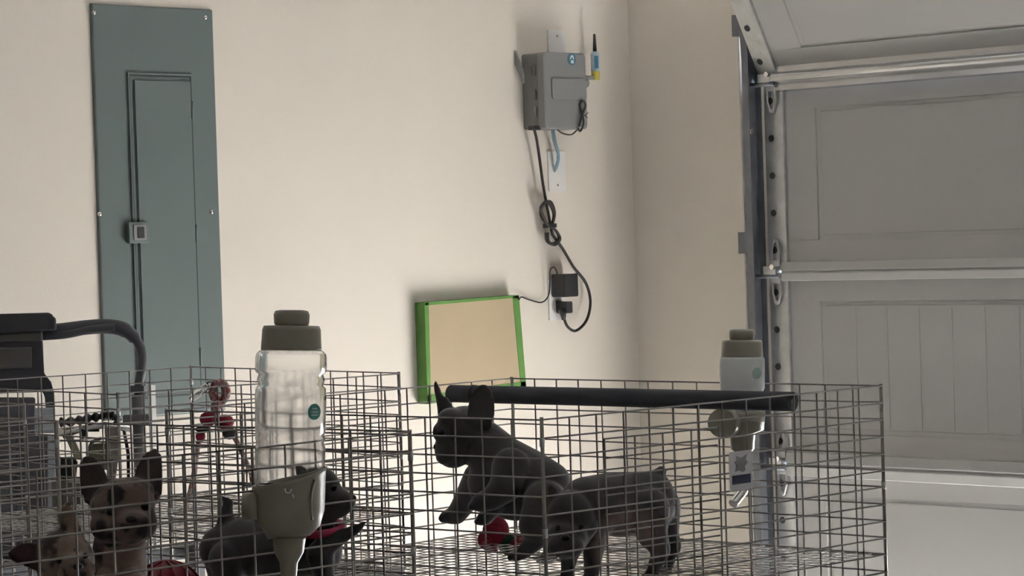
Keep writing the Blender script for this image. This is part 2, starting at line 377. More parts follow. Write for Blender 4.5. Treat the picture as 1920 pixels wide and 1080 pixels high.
MB().poly([(lg.x+dx, -.0887, lg.z+dz) for dx, dz in ((-.005, -.003), (.006, -.003), (.006, -.012), (-.005, -.012))], (0, -1, 0), .0005).build('logo_mark', 'logow', lo)
MB().cyl((x1-.01, -.055, zm+.026), (x1+.026, -.055, zm+.026), .015, n=16).ball((x1+.026, -.055, zm+.026), .015).build('side_knob', 'boxgrey', cx)
lead = [wl(1085, 240, .05), wl(1072, 252, .05), wl(1055, 250, .06), wl(1044, 242, .06)]
k8 = [wl(1085, 238, .093), wl(1092, 215, .096), wl(1098, 197, .096), wl(1092, 189, .096), wl(1087, 197, .096), wl(1092, 214, .096), wl(1094, 232, .096), wl(1088, 246, .096), wl(1083, 240, .096)]
b = MB(); b.tube(curve_pts(lead, 6), .0022, 6); b.tube(curve_pts(k8, 6), .003, 6); b.tube([wl(1090, 214, .097), wl(1097, 217, .097), wl(1103, 211, .097)], .0012, 5); b.tube([wl(1097, 217, .097), wl(1102, 221, .097)], .0012, 5)
b.build('tied_lead', 'blackcord', cx)
# blue grey lead to the blank plate
b = MB()
for k in (0, 1): b.tube(curve_pts([wl(1035+3*k, 243, .045), wl(1038+4*k, 265, .04), wl(1046+2*k, 292, .03), wl(1042+3*k, 312, .022), wl(1040, 322, .004)], 6), .003, 6)
b.build('blue_lead', 'bluewire', cx)

# applicator bottle clipped to the box
bp_ = wl(1117, 150, .05)
ap = thing('applicator_bottle', 'small applicator bottle with dark nozzle and yellow base beside the grey box', 'bottle', bp_)
up = Vector((0, 0, 1))
def zof(y): return wl(1117, y, .05).z-bp_.z
MB().lathe(bp_, up, [(.0115, 0), (.0125, .003), (.0125, zof(134))], 18).build('base_cap', 'yellow', ap)
MB().lathe(bp_, up, [(.0122, zof(134)), (.013, zof(132)), (.013, zof(102)), (.009, zof(97))], 18).build('body', 'palebottle', ap)
MB().lathe(bp_, up, [(.006, zof(97)), (.0058, zof(92)), (.0034, zof(64))], 14).build('nozzle', 'black', ap)
lb = bp_-F*.0; 
MB().obox(Vector((bp_.x, bp_.y, bp_.z+zof(117)))-F0*.0125+R0*.003, R0*.0055, (0, 0, .018), F0*.0012).build('label', 'logo', ap)
MB().cyl((x1, -.05, bp_.z+.006), (bp_.x, -.05, bp_.z+.006), .006, n=10).build('holder_peg', 'boxgrey', ap)

# wall plates
def plate(name, label, xa, ya, xb, yb, screws=True):
    a, b2 = wl(xa, ya), wl(xb, yb); c = (a+b2)/2; t = thing(name, label, 'wall plate', (c.x, 0, min(a.z, b2.z)))
    MB().rbox((c.x, -.003, c.z), (.035, 0, 0), (0, 0, .0575), (0, -.003, 0), .003).build('plate', 'white', t)
    if screws:
        for dz in (-.04, .04): MB().cyl((c.x, -.0055, c.z+dz), (c.x, -.0072, c.z+dz), .0035, n=8).build('screw', 'chrome', t)
    return t, c
plate('wall_plate', 'blank white wall plate below the grey controller box', 1028, 284, 1056, 358)
plate('wall_plate', 'white wall plate peeking out above the grey controller box', 1028, 58, 1056, 130)
t, oc = plate('outlet_plate', 'white power outlet plate with black adapter plugged in', 1029, 522, 1057, 602, False)
ou = MB()
for dz in (.02, -.02): ou.rbox((oc.x, -.0065, oc.z+dz), (.017, 0, 0), (0, 0, .014), (0, -.0015, 0), .008, 4)
ou.build('socket_face', 'white', t)
# adapter with thin lead to the taped board
ad = thing('power_adapter', 'black box power adapter in the upper outlet socket', 'adapter', (oc.x, -.008, oc.z+.02))
c = wl(1060, 535, .035)
MB().rbox((c.x, -.034, c.z), (.029, 0, 0), (0, 0, .033), (0, -.026, 0), .004).build('adapter_body', 'black', ad, bevel=.002)
MB().tube(curve_pts([wl(1046, 515, .045), wl(1040, 502, .04), wl(1032, 506, .03), wl(1031, 530, .02), wl(1028, 555, .015), wl(1015, 567, .01), wl(992, 562, .01), wl(978, 557, .02), wl(973, 562, .047)], 8), .0021, 6).build('thin_lead', 'blackcord', ad)
# heavy power cord from the controller to the lower socket, tied in a figure of eight
pc = thing('power_cord', 'black power cord tied in a figure-eight bundle hanging from the grey box', 'cord', (oc.x, -.008, oc.z-.02))
q1 = [wl(1000, 238, .05), wl(1006, 260, .045), wl(1012, 300, .035), wl(1018, 345, .03), wl(1024, 378, .03), wl(1030, 410, .03), wl(1034, 432, .03)]
q2 = [wl(1036, 440, .03), wl(1056, 468, .03), wl(1075, 500, .03), wl(1098, 530, .03), wl(1107, 565, .03), wl(1100, 600, .035), wl(1080, 620, .04), wl(1064, 612, .04), wl(1056, 592, .035)]
MB().tube(curve_pts(q1, 6)+curve_pts(q2, 8), .0042, 8).build('cable', 'blackcord', pc)
for k in range(3):
    d = .022+.007*k; e = 3*k
    lp = [wl(1034, 425, d), wl(1040-e*.3, 400, d), wl(1032-e, 378, d+.004), wl(1018-e*.6, 385+e*.6, d+.006), wl(1014+e*.5, 402, d), wl(1026, 420, d), wl(1042, 432, d), wl(1050-e*.4, 448, d), wl(1040-e*.5, 459-e*.4, d+.003), wl(1026+e*.4, 452, d), wl(1024+e*.5, 436, d)]
    MB().tube(curve_pts(lp, 5), .0042, 8).build('cord_loop', 'blackcord', pc)
MB().obox(wl(1031, 423, .03), (.014, 0, 0), (0, 0, .006), (0, .014, 0)).build('tie', 'black', pc)
c = wl(1054, 582, .03)
MB().rbox((oc.x+.004, -.028, oc.z-.022), (.014, 0, 0), (0, 0, .017), (0, -.020, 0), .004).tube([c, wl(1056, 590, .037), wl(1057, 600, .038)], [.012, .009, .006], 10).build('plug', 'black', pc)
MB().obox(wl(1002, 240, .05), (.012, 0, 0), (0, 0, .006), (0, .012, 0)).build('strain_relief', 'black', pc)

# ------------------------------------------------------------------ wire cages
ZT, ZF, ZB = 1.343, 1.089, .985; WR = .00135
def wire_panel(b, A, B, z0, z1, sx=.0508, sz=.0254, r=WR, jit=.0008):
    A, B = Vector((*A, 0)), Vector((*B, 0)); L = (B-A).length; d = (B-A)/L; n_ = Vector((-d.y, d.x, 0))
    k = max(1, round(L/sx))
    for i in range(k+1):
        p = A+d*(L*i/k); j = Vector((random.uniform(-jit, jit), random.uniform(-jit, jit), 0))
        b.cyl(p+Vector((0, 0, z0)), p+j*2+Vector((0, 0, z1)), r, n=6, cap=False)
    m_ = max(1, round((z1-z0)/sz))
    for i in range(m_+1):
        z = z1-sz*i
        if z < z0-1e-4: break
        j = random.uniform(-jit, jit)
        b.cyl(A+n_*r*1.8+Vector((0, 0, z+j)), B+n_*r*1.8+Vector((0, 0, z-j)), r, n=6, cap=False)
    return b
def floor_mesh(b, c4, z, r=.0008):
    a, b2, c, d = [Vector((*p, z)) for p in c4]
    n1, n2 = round((b2-a).length/.0254), round((d-a).length/.0254)
    for i in range(n1+1): t = i/n1; b.cyl(a.lerp(b2, t), d.lerp(c, t), r*1.15, n=5, cap=False)
    for i in range(n2+1): t = i/n2; b.cyl(a.lerp(d, t)+Vector((0, 0, r*2)), b2.lerp(c, t)+Vector((0, 0, r*2)), r, n=5, cap=False)
    return b
def cage(label, c4, group='wire pens standing in the garage', names=('back_panel', 'right_panel', 'front_panel', 'left_panel')):
    cen = sum((Vector((*p, 0)) for p in c4), Vector())/4
    t = thing('wire_cage', label, 'cage', cen, group)
    for i in range(4): wire_panel(MB(), c4[i], c4[(i+1) % 4], ZB, ZT).build('wire_panel', 'wire', t)
    floor_mesh(MB(), c4, ZF).build('floor_mesh', 'wirefloor_lit', t, kind='stuff')
    for p in c4:
        b = MB().cyl((*p, ZB), (*p, ZT+.003), .0026, n=8); b.build('corner_rod', 'wire', t)
        for z in (ZT-.03, ZT-.15):
            MB().cyl((p[0], p[1], z-.006), (p[0], p[1], z+.006), .0036, n=8).build('clip', 'galv', t)
        q_ = Vector((*p, 0)).lerp(cen, .04)
        MB().box((q_.x-.012, q_.y-.012, 0), (q_.x+.012, q_.y+.012, ZB+.004)).build('leg', 'galvd', t)
    fr = MB()
    for i in range(4):
        p, q_ = Vector((*c4[i], ZB-.012)).lerp(Vector((cen.x, cen.y, ZB-.012)), .04), Vector((*c4[(i+1) % 4], ZB-.012)).lerp(Vector((cen.x, cen.y, ZB-.012)), .04)
        d = (q_-p).normalized(); fr.obox((p+q_)/2, (q_-p)/2, Vector((-d.y, d.x, 0))*.012, Vector((0, 0, .012)))
    fr.build('base_frame', 'galvd', t)
    return t
C1 = [(-2.573, -2.046), (-2.550, -2.806), (-3.262, -2.789), (-3.345, -2.095)]
C2 = [(-2.455, -1.011), (-2.507, -1.689), (-3.105, -1.648), (-3.06, -.985)]
C3 = [(-3.568, -2.135), (-3.486, -2.777), (-4.19, -2.765), (-4.26, -2.12)]
C4 = [(-3.30, -1.05), (-3.34, -1.72), (-4.0, -1.70), (-3.96, -1.03)]
cg1 = cage('wire pen with the black foam bar across it, holding two dark grey puppies', C1)
cg2 = cage('rear wire pen in front of the electrical panel, with the rope toy hung inside', C2)
cg3 = cage('nearest wire pen on the left holding the mottled tan puppies', C3)
cg4 = cage('wire pen at the far left in front of the black machine', C4)
# overlapping door leaf on the near side of the pen with the foam bar
da, db = on(1, 1141, 900, -2.79), on(1, 1345, 860, -2.79)
b = wire_panel(MB(), (da.x, -2.785), (db.x, -2.793), ZF-.02, ZT-.036); b.build('door_leaf', 'wire', cg1)
# foam bar through the top row of the pen
fa, fb_ = on(2, 846, 738, ZT-.0155), on(2, 1486, 753, ZT-.0155)
fm = MB().tube([fa.lerp(fb_, k/10) for k in range(11)], .0145, 20)
fo = thing('foam_bar', 'long black foam-covered bar laid across the wire pen', 'bar', fa.lerp(fb_, .5)-Vector((0, 0, .0145)))
fm.build('foam_sleeve', 'foam', fo)
dd = (fb_-fa).normalized(); MB().cyl(fb_-dd*.002, fb_+dd*.0008, .0042, n=12).build('core', 'galvd', fo)
MB().cyl(fa.lerp(fb_, .075)-dd*.004, fa.lerp(fb_, .075)+dd*.004, .0153, n=20).build('tie_band', 'black', fo)

# printed card on the near side of the pen
c = on(1, 1388, 882, -2.802); cw = .0245; ch = .0275
cd_ = thing('hang_card', 'small white card with grey picture and navy block on the wire pen', 'card', (c.x, c.y, c.z-ch))
MB().box((c.x-cw, c.y-.0015, c.z-ch), (c.x+cw, c.y, c.z+ch)).build('card', 'card', cd_)
sil = [(-.5, -.5), (-.35, -.1), (-.55, .15), (-.35, .3), (-.4, .6), (-.1, .45), (.15, .45), (.5, .65), (.4, .25), (.55, .05), (.3, -.2), (.35, -.5), (.1, -.6), (-.2, -.45)]
MB().poly([(c.x+.026*x, c.y-.0016, c.z+.0095+.020*z) for x, z in sil], (0, -1, 0), .0006).build('picture', 'cardgrey', cd_)
MB().box((c.x-.020, c.y-.0022, c.z-.0185), (c.x+.020, c.y-.0014, c.z-.006)).build('text_block', 'navy', cd_)

# ------------------------------------------------------------------ water bottles
def bottle_near():
    Z = 3.04; k = Z/FPX
    base = at(541, 1090, Z); top = at(547, 582, Z); up = Vector((0, 0, 1))
    up = (top-base).normalized()
    t = thing('water_bottle', 'large clear water bottle with olive cap and olive holder on the nearest pen', 'water bottle', base, 'water bottles hung on the pens')
    def h(y): return (1090-y)*k
    def L(name, prof, m_, par=t, n=40, tiltf=None): return MB().lathe(base, up, [(r*k, h(y)) for r, y in prof], n, tiltf).build(name, m_, par)
    cap = L('cap', [(57, 656), (57, 652), (55, 618), (52, 611), (34, 610)], 'olive')
    L('cap_knob', [(30, 611), (33, 606), (34, 590), (31, 583), (22, 581)], 'olive', cap)
    # hollow clear body
    out = [(50, 655), (60, 658), (66, 664), (67, 672), (67, 696), (61, 702), (64, 712), (61, 722), (66, 728), (67, 742), (66, 810), (63, 815), (66, 822), (63, 830), (66, 838), (66, 905), (62, 912)]
    inn = [(r-3.0, y) for r, y in out][::-1]
    MB().lathe(base, up, [(r*k, h(y)) for r, y in out+inn], 40, cap=False).build('bottle_body', 'clear', t)
    rt = R
    def lip(j, v): return (v.dot(rt)*14*k+10*k*max(0, v.dot(rt))**3) if j >= 4 else 0
    hd = L('holder', [(20, 1006), (40, 1003), (58, 985), (66, 955), (68, 905), (71, 898), (68.5, 897), (64.5, 905), (63, 955), (40, 998)], 'olive', t, 48, lip)
    L('nozzle', [(14, 1092), (15, 1085), (17, 1055), (28, 1035), (31, 1010), (34, 1003)], 'olive', hd, 32)
    c = at(474, 948, Z-.01); kb = MB().cyl(c+R*.006, c-R*.012, .017, .015, n=24); kb.build('clamp_knob', 'olive', hd)
    c = at(586, 955, Z-.041)
    cu = MB(); cu.tube(curve_pts([at(590, 900, Z-.030), at(583, 935, Z-.034), at(585, 975, Z-.030)], 6), .0016, 6); cu.build('holder_rib', 'olive', hd)
    e = Z-.0425
    mk = MB(); mk.tube(curve_pts([at(534, 916, e), at(536, 923, e), at(543, 924, e), at(547, 917, e)], 4), .0011, 6); mk.tube([at(548, 926, e), at(549, 931, e), at(549, 937, e)], [.0005, .0022, .0006], 6)
    mk.build('drop_mark', 'logow', hd)
    # round emblem on the curved side
    ang = math.asin((587-541)/67); nrm = (R*math.sin(ang)-F0*math.cos(ang)).normalized(); ec = base+up*h(769)+nrm*(66.6*k)+R*(2*k)
    em = MB().cyl(ec, ec+nrm*.0008, 15*k, n=24).build('emblem', 'teal', t)
    rr_ = nrm.cross(up).normalized()
    mk = MB()
    for dy, wd in ((6, 6), (0, 9), (-6, 8)): mk.obox(ec+nrm*.001+up*(dy*k), rr_*(wd*k), up*(1.1*k), nrm*.0003)
    mk.build('emblem_lines', 'logow', em)
    # clamp through the wires
    c = at(541, 950, Z+.05); MB().cyl(at(541, 950, Z+.03), at(541, 950, Z+.085), .009, n=12).build('clamp_screw', 'olive', hd)
    return t
bottle_near()
def bottle_far():
    Z = 4.03; k = Z/FPX
    base = at(1393, 952, Z-.03); top = at(1391, 617, Z-.03); up = (top-base).normalized(); Z = Z-.03; k = Z/FPX
    t = thing('water_bottle', 'far water bottle with olive cap standing above the pen by the door track', 'water bottle', base, 'water bottles hung on the pens')
    def h(y): return (952-y)*k
    def L(name, prof, m_, par=t, n=36): return MB().lathe(base, up, [(r*k, h(y)) for r, y in prof], n).build(name, m_, par)
    cap = L('cap', [(39, 670), (39, 666), (38, 642), (36, 638), (22, 637)], 'olive')
    L('cap_knob', [(21, 638), (23.5, 634), (24, 622), (22, 618), (14, 617)], 'olive', cap)
    out = [(30, 668), (40, 669), (42.5, 674), (42, 728), (39, 733), (42, 738), (42, 790), (38, 797)]
    MB().lathe(base, up, [(r*k, h(y)) for r, y in out+[(r-2.5, y) for r, y in out][::-1]], 36, cap=False).build('bottle_body', 'frost', t)
    hd = L('holder', [(14, 848), (22, 842), (24, 812), (40, 806), (43, 780), (43, 770), (40, 769), (38, 800)], 'olive')
    c = at(1368, 792, Z-.035); MB().cyl(c-R*.004+F*.01, c-F*.02-R*.014, .024, .022, n=24).build('clamp_disc', 'olive', hd)
    MB().tube(curve_pts([base+up*h(845), at(1403, 880, Z), at(1396, 915, Z), at(1374, 945, Z-.02)], 6), [.0085]*12+[.0075]*7, 14).build('steel_tube', 'chrome', hd)
    ang = math.radians(35); nrm = (R*math.sin(ang)-F0*math.cos(ang)).normalized(); ec = base+up*h(698)+nrm*(42*k)
    MB().cyl(ec, ec+nrm*.0008, 11*k, n=20).build('emblem', 'paleteal', t)
bottle_far()

# ------------------------------------------------------------------ puppies
def ico():
    bm = bmesh.new(); bmesh.ops.create_icosphere(bm, subdivisions=3, radius=1); v = [x.co.copy() for x in bm.verts]; f = [tuple(y.index for y in x.verts) for x in bm.faces]; bm.free(); return v, f
IV, IF = ico()
class Pup:
    def __init__(s, Z): s.b = MB(); s.Z = Z
    def W(s, x, y, dz=0): return at(x, y, s.Z+dz)
    def k(s, dz=0): return (s.Z+dz)/FPX
    def ell(s, x, y, dz, rx, ry, rz, ang=0, yaw=0):       # radii in pixels at that depth, ang turns in the picture plane
        c = s.W(x, y, dz); k = s.k(dz); ca, sa = math.cos(math.radians(ang)), math.sin(math.radians(ang))
        X = (R*ca+U*sa); Y = (U*ca-R*sa); Zv = F
        cy, sy = math.cos(math.radians(yaw)), math.sin(math.radians(yaw)); X, Zv = X*cy+Zv*sy, Zv*cy-X*sy
        s.b.add([c+X*(v.x*rx*k)+Y*(v.y*ry*k)+Zv*(v.z*rz*k) for v in IV], IF); return s
    def limb(s, pts):                                     # [(x, y, dz, r)]
        for a, b in zip(pts, pts[1:]):
            A, B = s.W(*a[:3]), s.W(*b[:3]); n = max(2, int((B-A).length/.006))
            for i in range(n+1):
                t = i/n; c = A.lerp(B, t); r = (a[3]+(b[3]-a[3])*t)*s.k()
                s.b.add([c+v*r for v in IV], IF)
        return s
    def ear(s, x0, y0, x1, y1, dz, w0, wmax, th=5.5, dz1=None, turn=0, bend=0):
        A, B = s.W(x0, y0, dz), s.W(x1, y1, dz if dz1 is None else dz1); k = s.k(dz); d = (B-A).normalized()
        side = (R-d*R.dot(d)).normalized(); dep = d.cross(side); a = math.radians(turn); side, dep = side*math.cos(a)+dep*math.sin(a), dep*math.cos(a)-side*math.sin(a)
        n, m_ = 12, 16; vs = []
        for i in range(n+1):
            t = i/n; w = (w0+(wmax-w0)*math.sin(min(1, t/.45)*math.pi/2))*math.sqrt(max(.01, 1-max(0, (t-.3)/.7)**2.2)); tk = th*(1-.35*t)
            c = A.lerp(B, t)+side*(bend*k*math.sin(t*math.pi))
            for j in range(m_):
                p = 2*math.pi*j/m_; q_ = math.cos(p)*w; vs.append(c+side*(q_*k)+dep*((math.sin(p)*tk-.25*tk*((q_/max(w, 1))**2))*k))
        s.b.add(vs, [(i*m_+j, i*m_+(j+1) % m_, (i+1)*m_+(j+1) % m_, (i+1)*m_+j) for i in range(n) for j in range(m_)]+[tuple(range(m_))[::-1], tuple(range(n*m_, (n+1)*m_))]); return s
    def paw(s, x, y, dz, r, dirx=-1):
        s.ell(x, y, dz, r*1.25, r*.8, r)
        for o in (-.6, 0, .6): s.ell(x+dirx*r*.95, y+r*.2, dz+o*r*s.k(), r*.45, r*.5, r*.38)
        return s
    def done(s, label, base, m_, voxel=.0034, coat=None, group='puppies in the wire pens', smooth=5):
        t = thing('puppy', label, 'puppy', base, group)
        tmp = s.b.build('body_source', m_, t)
        r = tmp.modifiers.new('r', 'REMESH'); r.mode = 'VOXEL'; r.voxel_size = voxel
        sm = tmp.modifiers.new('s', 'SMOOTH'); sm.iterations = smooth; sm.factor = .5
        bpy.context.view_layer.update()
        me = bpy.data.meshes.new_from_object(tmp.evaluated_get(bpy.context.evaluated_depsgraph_get()))
        bpy.data.objects.remove(tmp, do_unlink=True)
        o = bpy.data.objects.new('body', me); COL.objects.link(o); o.parent = t; OFF[o.name] = OFF[t.name]
        me.name = 'body'; me.polygons.foreach_set('use_smooth', [True]*len(me.polygons))
        if coat:
            at_ = me.color_attributes.new('coat', 'FLOAT_COLOR', 'POINT'); off = OFF[t.name]
            for i, v in enumerate(me.vertices):
                at_.data[i].color = (*coat(v.co+off), 1)
        s.t = t; return t
    def orb(s, name, x, y, dz, r, m_, sx=1, sy=1):
        k = s.k(dz); MB().ball(s.W(x, y, dz), 1, 14, 10, (R*r*k*sx, F*r*k, U*r*k*sy)).build(name, m_, s.t)

# --- dark grey puppy with front feet up, head turned to the left
p = Pup(4.05)
p.ell(872, 806, .0, 50, 46, 46).ell(850, 838, -.005, 36, 34, 36).ell(838, 846, -.005, 24, 22, 30).ell(850, 862, 0, 26, 16, 26).ell(832, 810, -.02, 22, 22, 16).ell(846, 784, -.015, 26, 20, 26)
p.ell(832, 858, -.018, 14, 14, 14).ell(830, 856, .018, 14, 14, 14)
p.ear(832, 778, 815, 714, .02, 16, 9, 8, turn=35).ear(846, 776, 834, 742, .015, 14, 8, 7)
p.ear(899, 800, 907, 719, -.03, 24, 28, 7, turn=8)
p.limb([(905, 830, 0, 44), (940, 872, -.01, 56), (985, 900, -.03, 60), (1020, 915, -.05, 54)])
p.ell(928, 905, -.01, 52, 60, 50).ell(1025, 925, -.055, 48, 54, 46).ell(970, 935, -.03, 62, 42, 48)
p.limb([(898, 895, .02, 30), (880, 928, .05, 26), (866, 950, .07, 22), (856, 964, .08, 20)]).paw(848, 968, .085, 19)
p.limb([(958, 875, -.07, 36), (948, 912, -.085, 30), (922, 935, -.085, 22), (902, 942, -.08, 19)]).paw(900, 946, -.08, 17).limb([(930, 945, -.06, 18), (910, 970, -.05, 15)]).paw(906, 976, -.05, 13)
p.limb([(1022, 940, -.09, 40), (1000, 985, -.11, 28), (1008, 1010, -.10, 20), (985, 1032, -.10, 15)]).paw(968, 1043, -.10, 13)
p.limb([(1030, 950, -.03, 38), (1030, 1000, -.02, 26), (1040, 1030, -.02, 17), (1028, 1044, -.03, 14)]).paw(1020, 1047, -.03, 12)
earc = p.W(905, 760, -.03)
p.done('dark grey puppy with front feet raised and ears up, below the foam bar', (p.W(985, 1050, -.1).x, p.W(985, 1050, -.1).y, ZF), 'fur')
p.orb('eye', 826, 812, -.036, 6, 'eye'); p.orb('nose', 818, 838, -.008, 8, 'nose', .7, .8)

# --- dark grey puppy standing with lowered head
p = Pup(3.74)
p.limb([(1100, 945, .0, 52), (1150, 940, .03, 56), (1190, 935, .05, 52), (1216, 932, .06, 50)])
p.ell(1165, 960, .04, 62, 48, 50).ell(1222, 940, .06, 46, 58, 50).ell(1110, 955, .01, 52, 58, 52)
p.ell(1070, 970, -.03, 46, 52, 46).ell(1062, 1008, -.05, 40, 36, 38).ell(1050, 1022, -.07, 24, 22, 24).ell(1072, 1024, -.07, 24, 22, 24).ell(1060, 1036, -.06, 24, 12, 20)
p.ear(1098, 945, 1104, 908, -.03, 14, 13, 5, turn=20, dz1=-.02).ear(1040, 940, 1030, 905, -.03, 13, 12, 5, turn=-10)
p.limb([(1095, 985, -.03, 26), (1068, 1040, -.045, 17), (1064, 1070, -.05, 13), (1064, 1084, -.05, 13)]).paw(1060, 1087, -.05, 13)
p.limb([(1120, 980, .03, 28), (1112, 1040, .0, 19), (1110, 1068, -.01, 15), (1110, 1082, -.01, 14)]).paw(1106, 1085, -.01, 13)
p.limb([(1215, 955, .02, 42), (1222, 1000, .01, 30), (1240, 1030, .01, 18), (1228, 1060, .0, 14), (1222, 1080, .0, 13)]).paw(1216, 1083, .0, 13)
p.limb([(1240, 950, .08, 38), (1246, 1000, .09, 28), (1262, 1025, .09, 17), (1253, 1052, .09, 13), (1250, 1066, .09, 13)]).paw(1245, 1067, .09, 12)
p.limb([(1232, 890, .06, 12), (1240, 880, .06, 8), (1246, 884, .06, 6)])
def coatB(co):
    r = (co-belly).length
    t = max(0, min(1, (1.0-r/.062)*2.2)); a, b2 = (.062, .056, .060), (.30, .22, .21)
    return tuple(a[i]+(b2[i]-a[i])*t for i in range(3))
belly = p.W(1172, 1010, .0)
p.done('dark grey puppy standing head down with its tail to the right', (p.W(1165, 1080).x, p.W(1165, 1080).y, ZF), 'coat', coat=coatB)
p.orb('eye', 1046, 990, -.070, 5, 'eye'); p.orb('eye', 1090, 990, -.068, 5, 'eye'); p.orb('nose', 1060, 1008, -.088, 9, 'nose', 1, .7)

def merle(light, dark, seed, mid, scale=26):
    from mathutils import noise
    sh = Vector((seed*3.1, seed*1.7, seed*.9))
    def f(co):
        n = noise.fractal(co*scale+sh, .9, 2.1, 3); t = max(0, min(1, (n-mid)*3.5+.5)); n2 = noise.noise(co*scale*2.6+sh*2)
        if n2 > .42: t = min(1, t+.8)
        return tuple(light[i]+(dark[i]-light[i])*t for i in range(3))
    return f
# --- mottled tan puppy sitting up and facing us
p = Pup(3.06)
p.ell(230, 950, 0, 62, 52, 56, 8).ell(206, 985, -.015, 38, 34, 36).ell(262, 980, -.01, 34, 36, 34).ell(246, 985, -.035, 36, 28, 28, 8).ell(230, 998, -.04, 20, 20, 18).ell(262, 994, -.04, 20, 20, 18).ell(246, 1008, -.025, 28, 15, 24).ell(240, 920, -.01, 50, 26, 40)
p.ear(182, 940, 162, 852, .005, 28, 31, 8, turn=-8, bend=3).ear(276, 935, 291, 840, .01, 27, 30, 8, turn=8, bend=-3)
p.limb([(225, 1005, .02, 48), (222, 1060, .03, 54), (220, 1130, .05, 62), (215, 1180, .06, 66)])
p.ell(195, 1160, .06, 50, 60, 60).ell(250, 1160, .05, 50, 60, 60)
p.limb([(198, 1090, -.01, 26), (196, 1160, -.02, 20), (194, 1232, -.02, 17)]).paw(194, 1238, -.03, 16).limb([(246, 1090, -.01, 26), (246, 1160, -.02, 20), (246, 1232, -.02, 17)]).paw(246, 1238, -.03, 16)
mA = merle((.26, .19, .17), (.05, .038, .04), 1.3, .10); patch = p.W(205, 925, -.05); muz = p.W(250, 985, -.07); eyesL = p.W(208, 958, -.05)
chest = p.W(252, 1060, -.03); eL = p.W(168, 880, 0); eR = p.W(288, 870, 0)
def coatM1(co):
    c = mA(co)
    if (co-patch).length < .022 or (co-muz).length < .014: c = (.04, .032, .033)
    if (co-eL).length < .035 or (co-eR).length < .035: c = (.085, .06, .062)
    if (co-chest).length < .05 and co.z < chest.z+.02: c = (.36, .26, .225)
    return c
p.done('mottled tan and dark puppy sitting up with both ears erect, facing us', (p.W(220, 1222).x, p.W(220, 1222).y, ZF), 'coat', coat=coatM1)
p.orb('eye', 206, 958, -.056, 9, 'eye'); p.orb('eye', 273, 949, -.054, 9, 'eye'); p.orb('nose', 246, 974, -.07, 11, 'nose', 1, .7)
# --- lower mottled puppy with tilted head
p = Pup(2.97)
p.ell(122, 1045, 0, 58, 50, 52, -25).ell(145, 1066, -.03, 34, 28, 28, -25).ell(130, 1080, -.03, 22, 20, 20).ell(160, 1068, -.03, 20, 20, 20).ell(110, 1082, -.0, 40, 34, 36)
p.ear(142, 1018, 124, 938, .0, 20, 21, 8, turn=-8, bend=-2).ear(92, 1056, 14, 1036, -.005, 26, 27, 8, bend=6)
p.limb([(115, 1090, .03, 46), (90, 1150, .05, 52), (60, 1200, .08, 58)])
p.ell(60, 1210, .08, 70, 50, 60)
p.limb([(120, 1150, .0, 24), (122, 1200, -.01, 19), (122, 1262, -.01, 16)]).paw(122, 1266, -.02, 16)
p.limb([(70, 1190, .03, 26), (72, 1262, .02, 17)]).paw(74, 1266, .01, 16)
mB = merle((.28, .21, .17), (.05, .036, .036), 4.7, .05, 30); eL2 = p.W(45, 1045, 0); 
def coatM2(co):
    c = mB(co)
    if (co-eL2).length < .03: c = (.06, .024, .026)
    return c
p.done('mottled puppy with tilted head low in the left corner of the frame', (p.W(90, 1255).x, p.W(90, 1255).y, ZF), 'coat', coat=coatM2)
p.orb('eye', 110, 1052, -.048, 5.5, 'eye'); p.orb('eye', 160, 1042, -.042, 5.5, 'eye'); p.orb('nose', 146, 1062, -.062, 10, 'nose', 1, .7)
# --- dark puppy with pink collar behind the near bottle
p = Pup(3.22)
p.limb([(418, 1030, .06, 46), (460, 1025, .05, 56), (520, 1030, .03, 58), (570, 1030, .01, 54)])
p.limb([(425, 985, .06, 20), (424, 958, .06, 13), (430, 942, .06, 9), (418, 934, .06, 6)]).limb([(560, 1010, .01, 46), (590, 975, .0, 40), (600, 940, .0, 40)])
p.ell(600, 920, 0, 40, 46, 44).ell(628, 940, -.005, 34, 28, 34).ell(648, 942, -.005, 20, 20, 26).ell(630, 958, -.005, 26, 14, 24)
p.ear(580, 900, 556, 872, .03, 15, 15, 7).ear(590, 905, 562, 884, -.03, 15, 15, 7)
p.ell(605, 1030, .0, 38, 50, 40).limb([(600, 1040, -.03, 26), (612, 1100, -.03, 18), (614, 1188, -.03, 14)]).paw(618, 1193, -.03, 14, 1)
p.limb([(585, 1050, .04, 24), (590, 1110, .04, 18), (592, 1176, .04, 14)]).paw(596, 1180, .04, 13, 1)
p.limb([(610, 1022, -.03, 22), (640, 1006, -.03, 15), (668, 992, -.03, 10), (684, 981, -.03, 5)])
p.limb([(425, 1050, .02, 36), (430, 1100, .02, 24), (415, 1135, .02, 15), (420, 1182, .02, 13)]).paw(426, 1186, .02, 13, 1)
p.limb([(415, 1050, .1, 34), (418, 1100, .1, 24), (405, 1125, .1, 15), (410, 1160, .1, 13)]).paw(416, 1163, .1, 13, 1)
p.done('dark puppy with pink collar behind the near bottle, facing right', (p.W(500, 1170).x, p.W(500, 1170).y, ZF), 'fur2')
p.orb('eye', 626, 915, -.042, 6, 'eye'); p.orb('nose', 663, 935, -.005, 8, 'nose', .7, .9)
a = [p.W(597+44*math.cos(t)+0, 990+12*math.sin(t)-3*math.cos(t), -.03*math.sin(t)*1.3) for t in [2*math.pi*i/24 for i in range(24)]]
MB().tube(a, .0055, 8, closed=True).build('collar', 'pink', p.t)

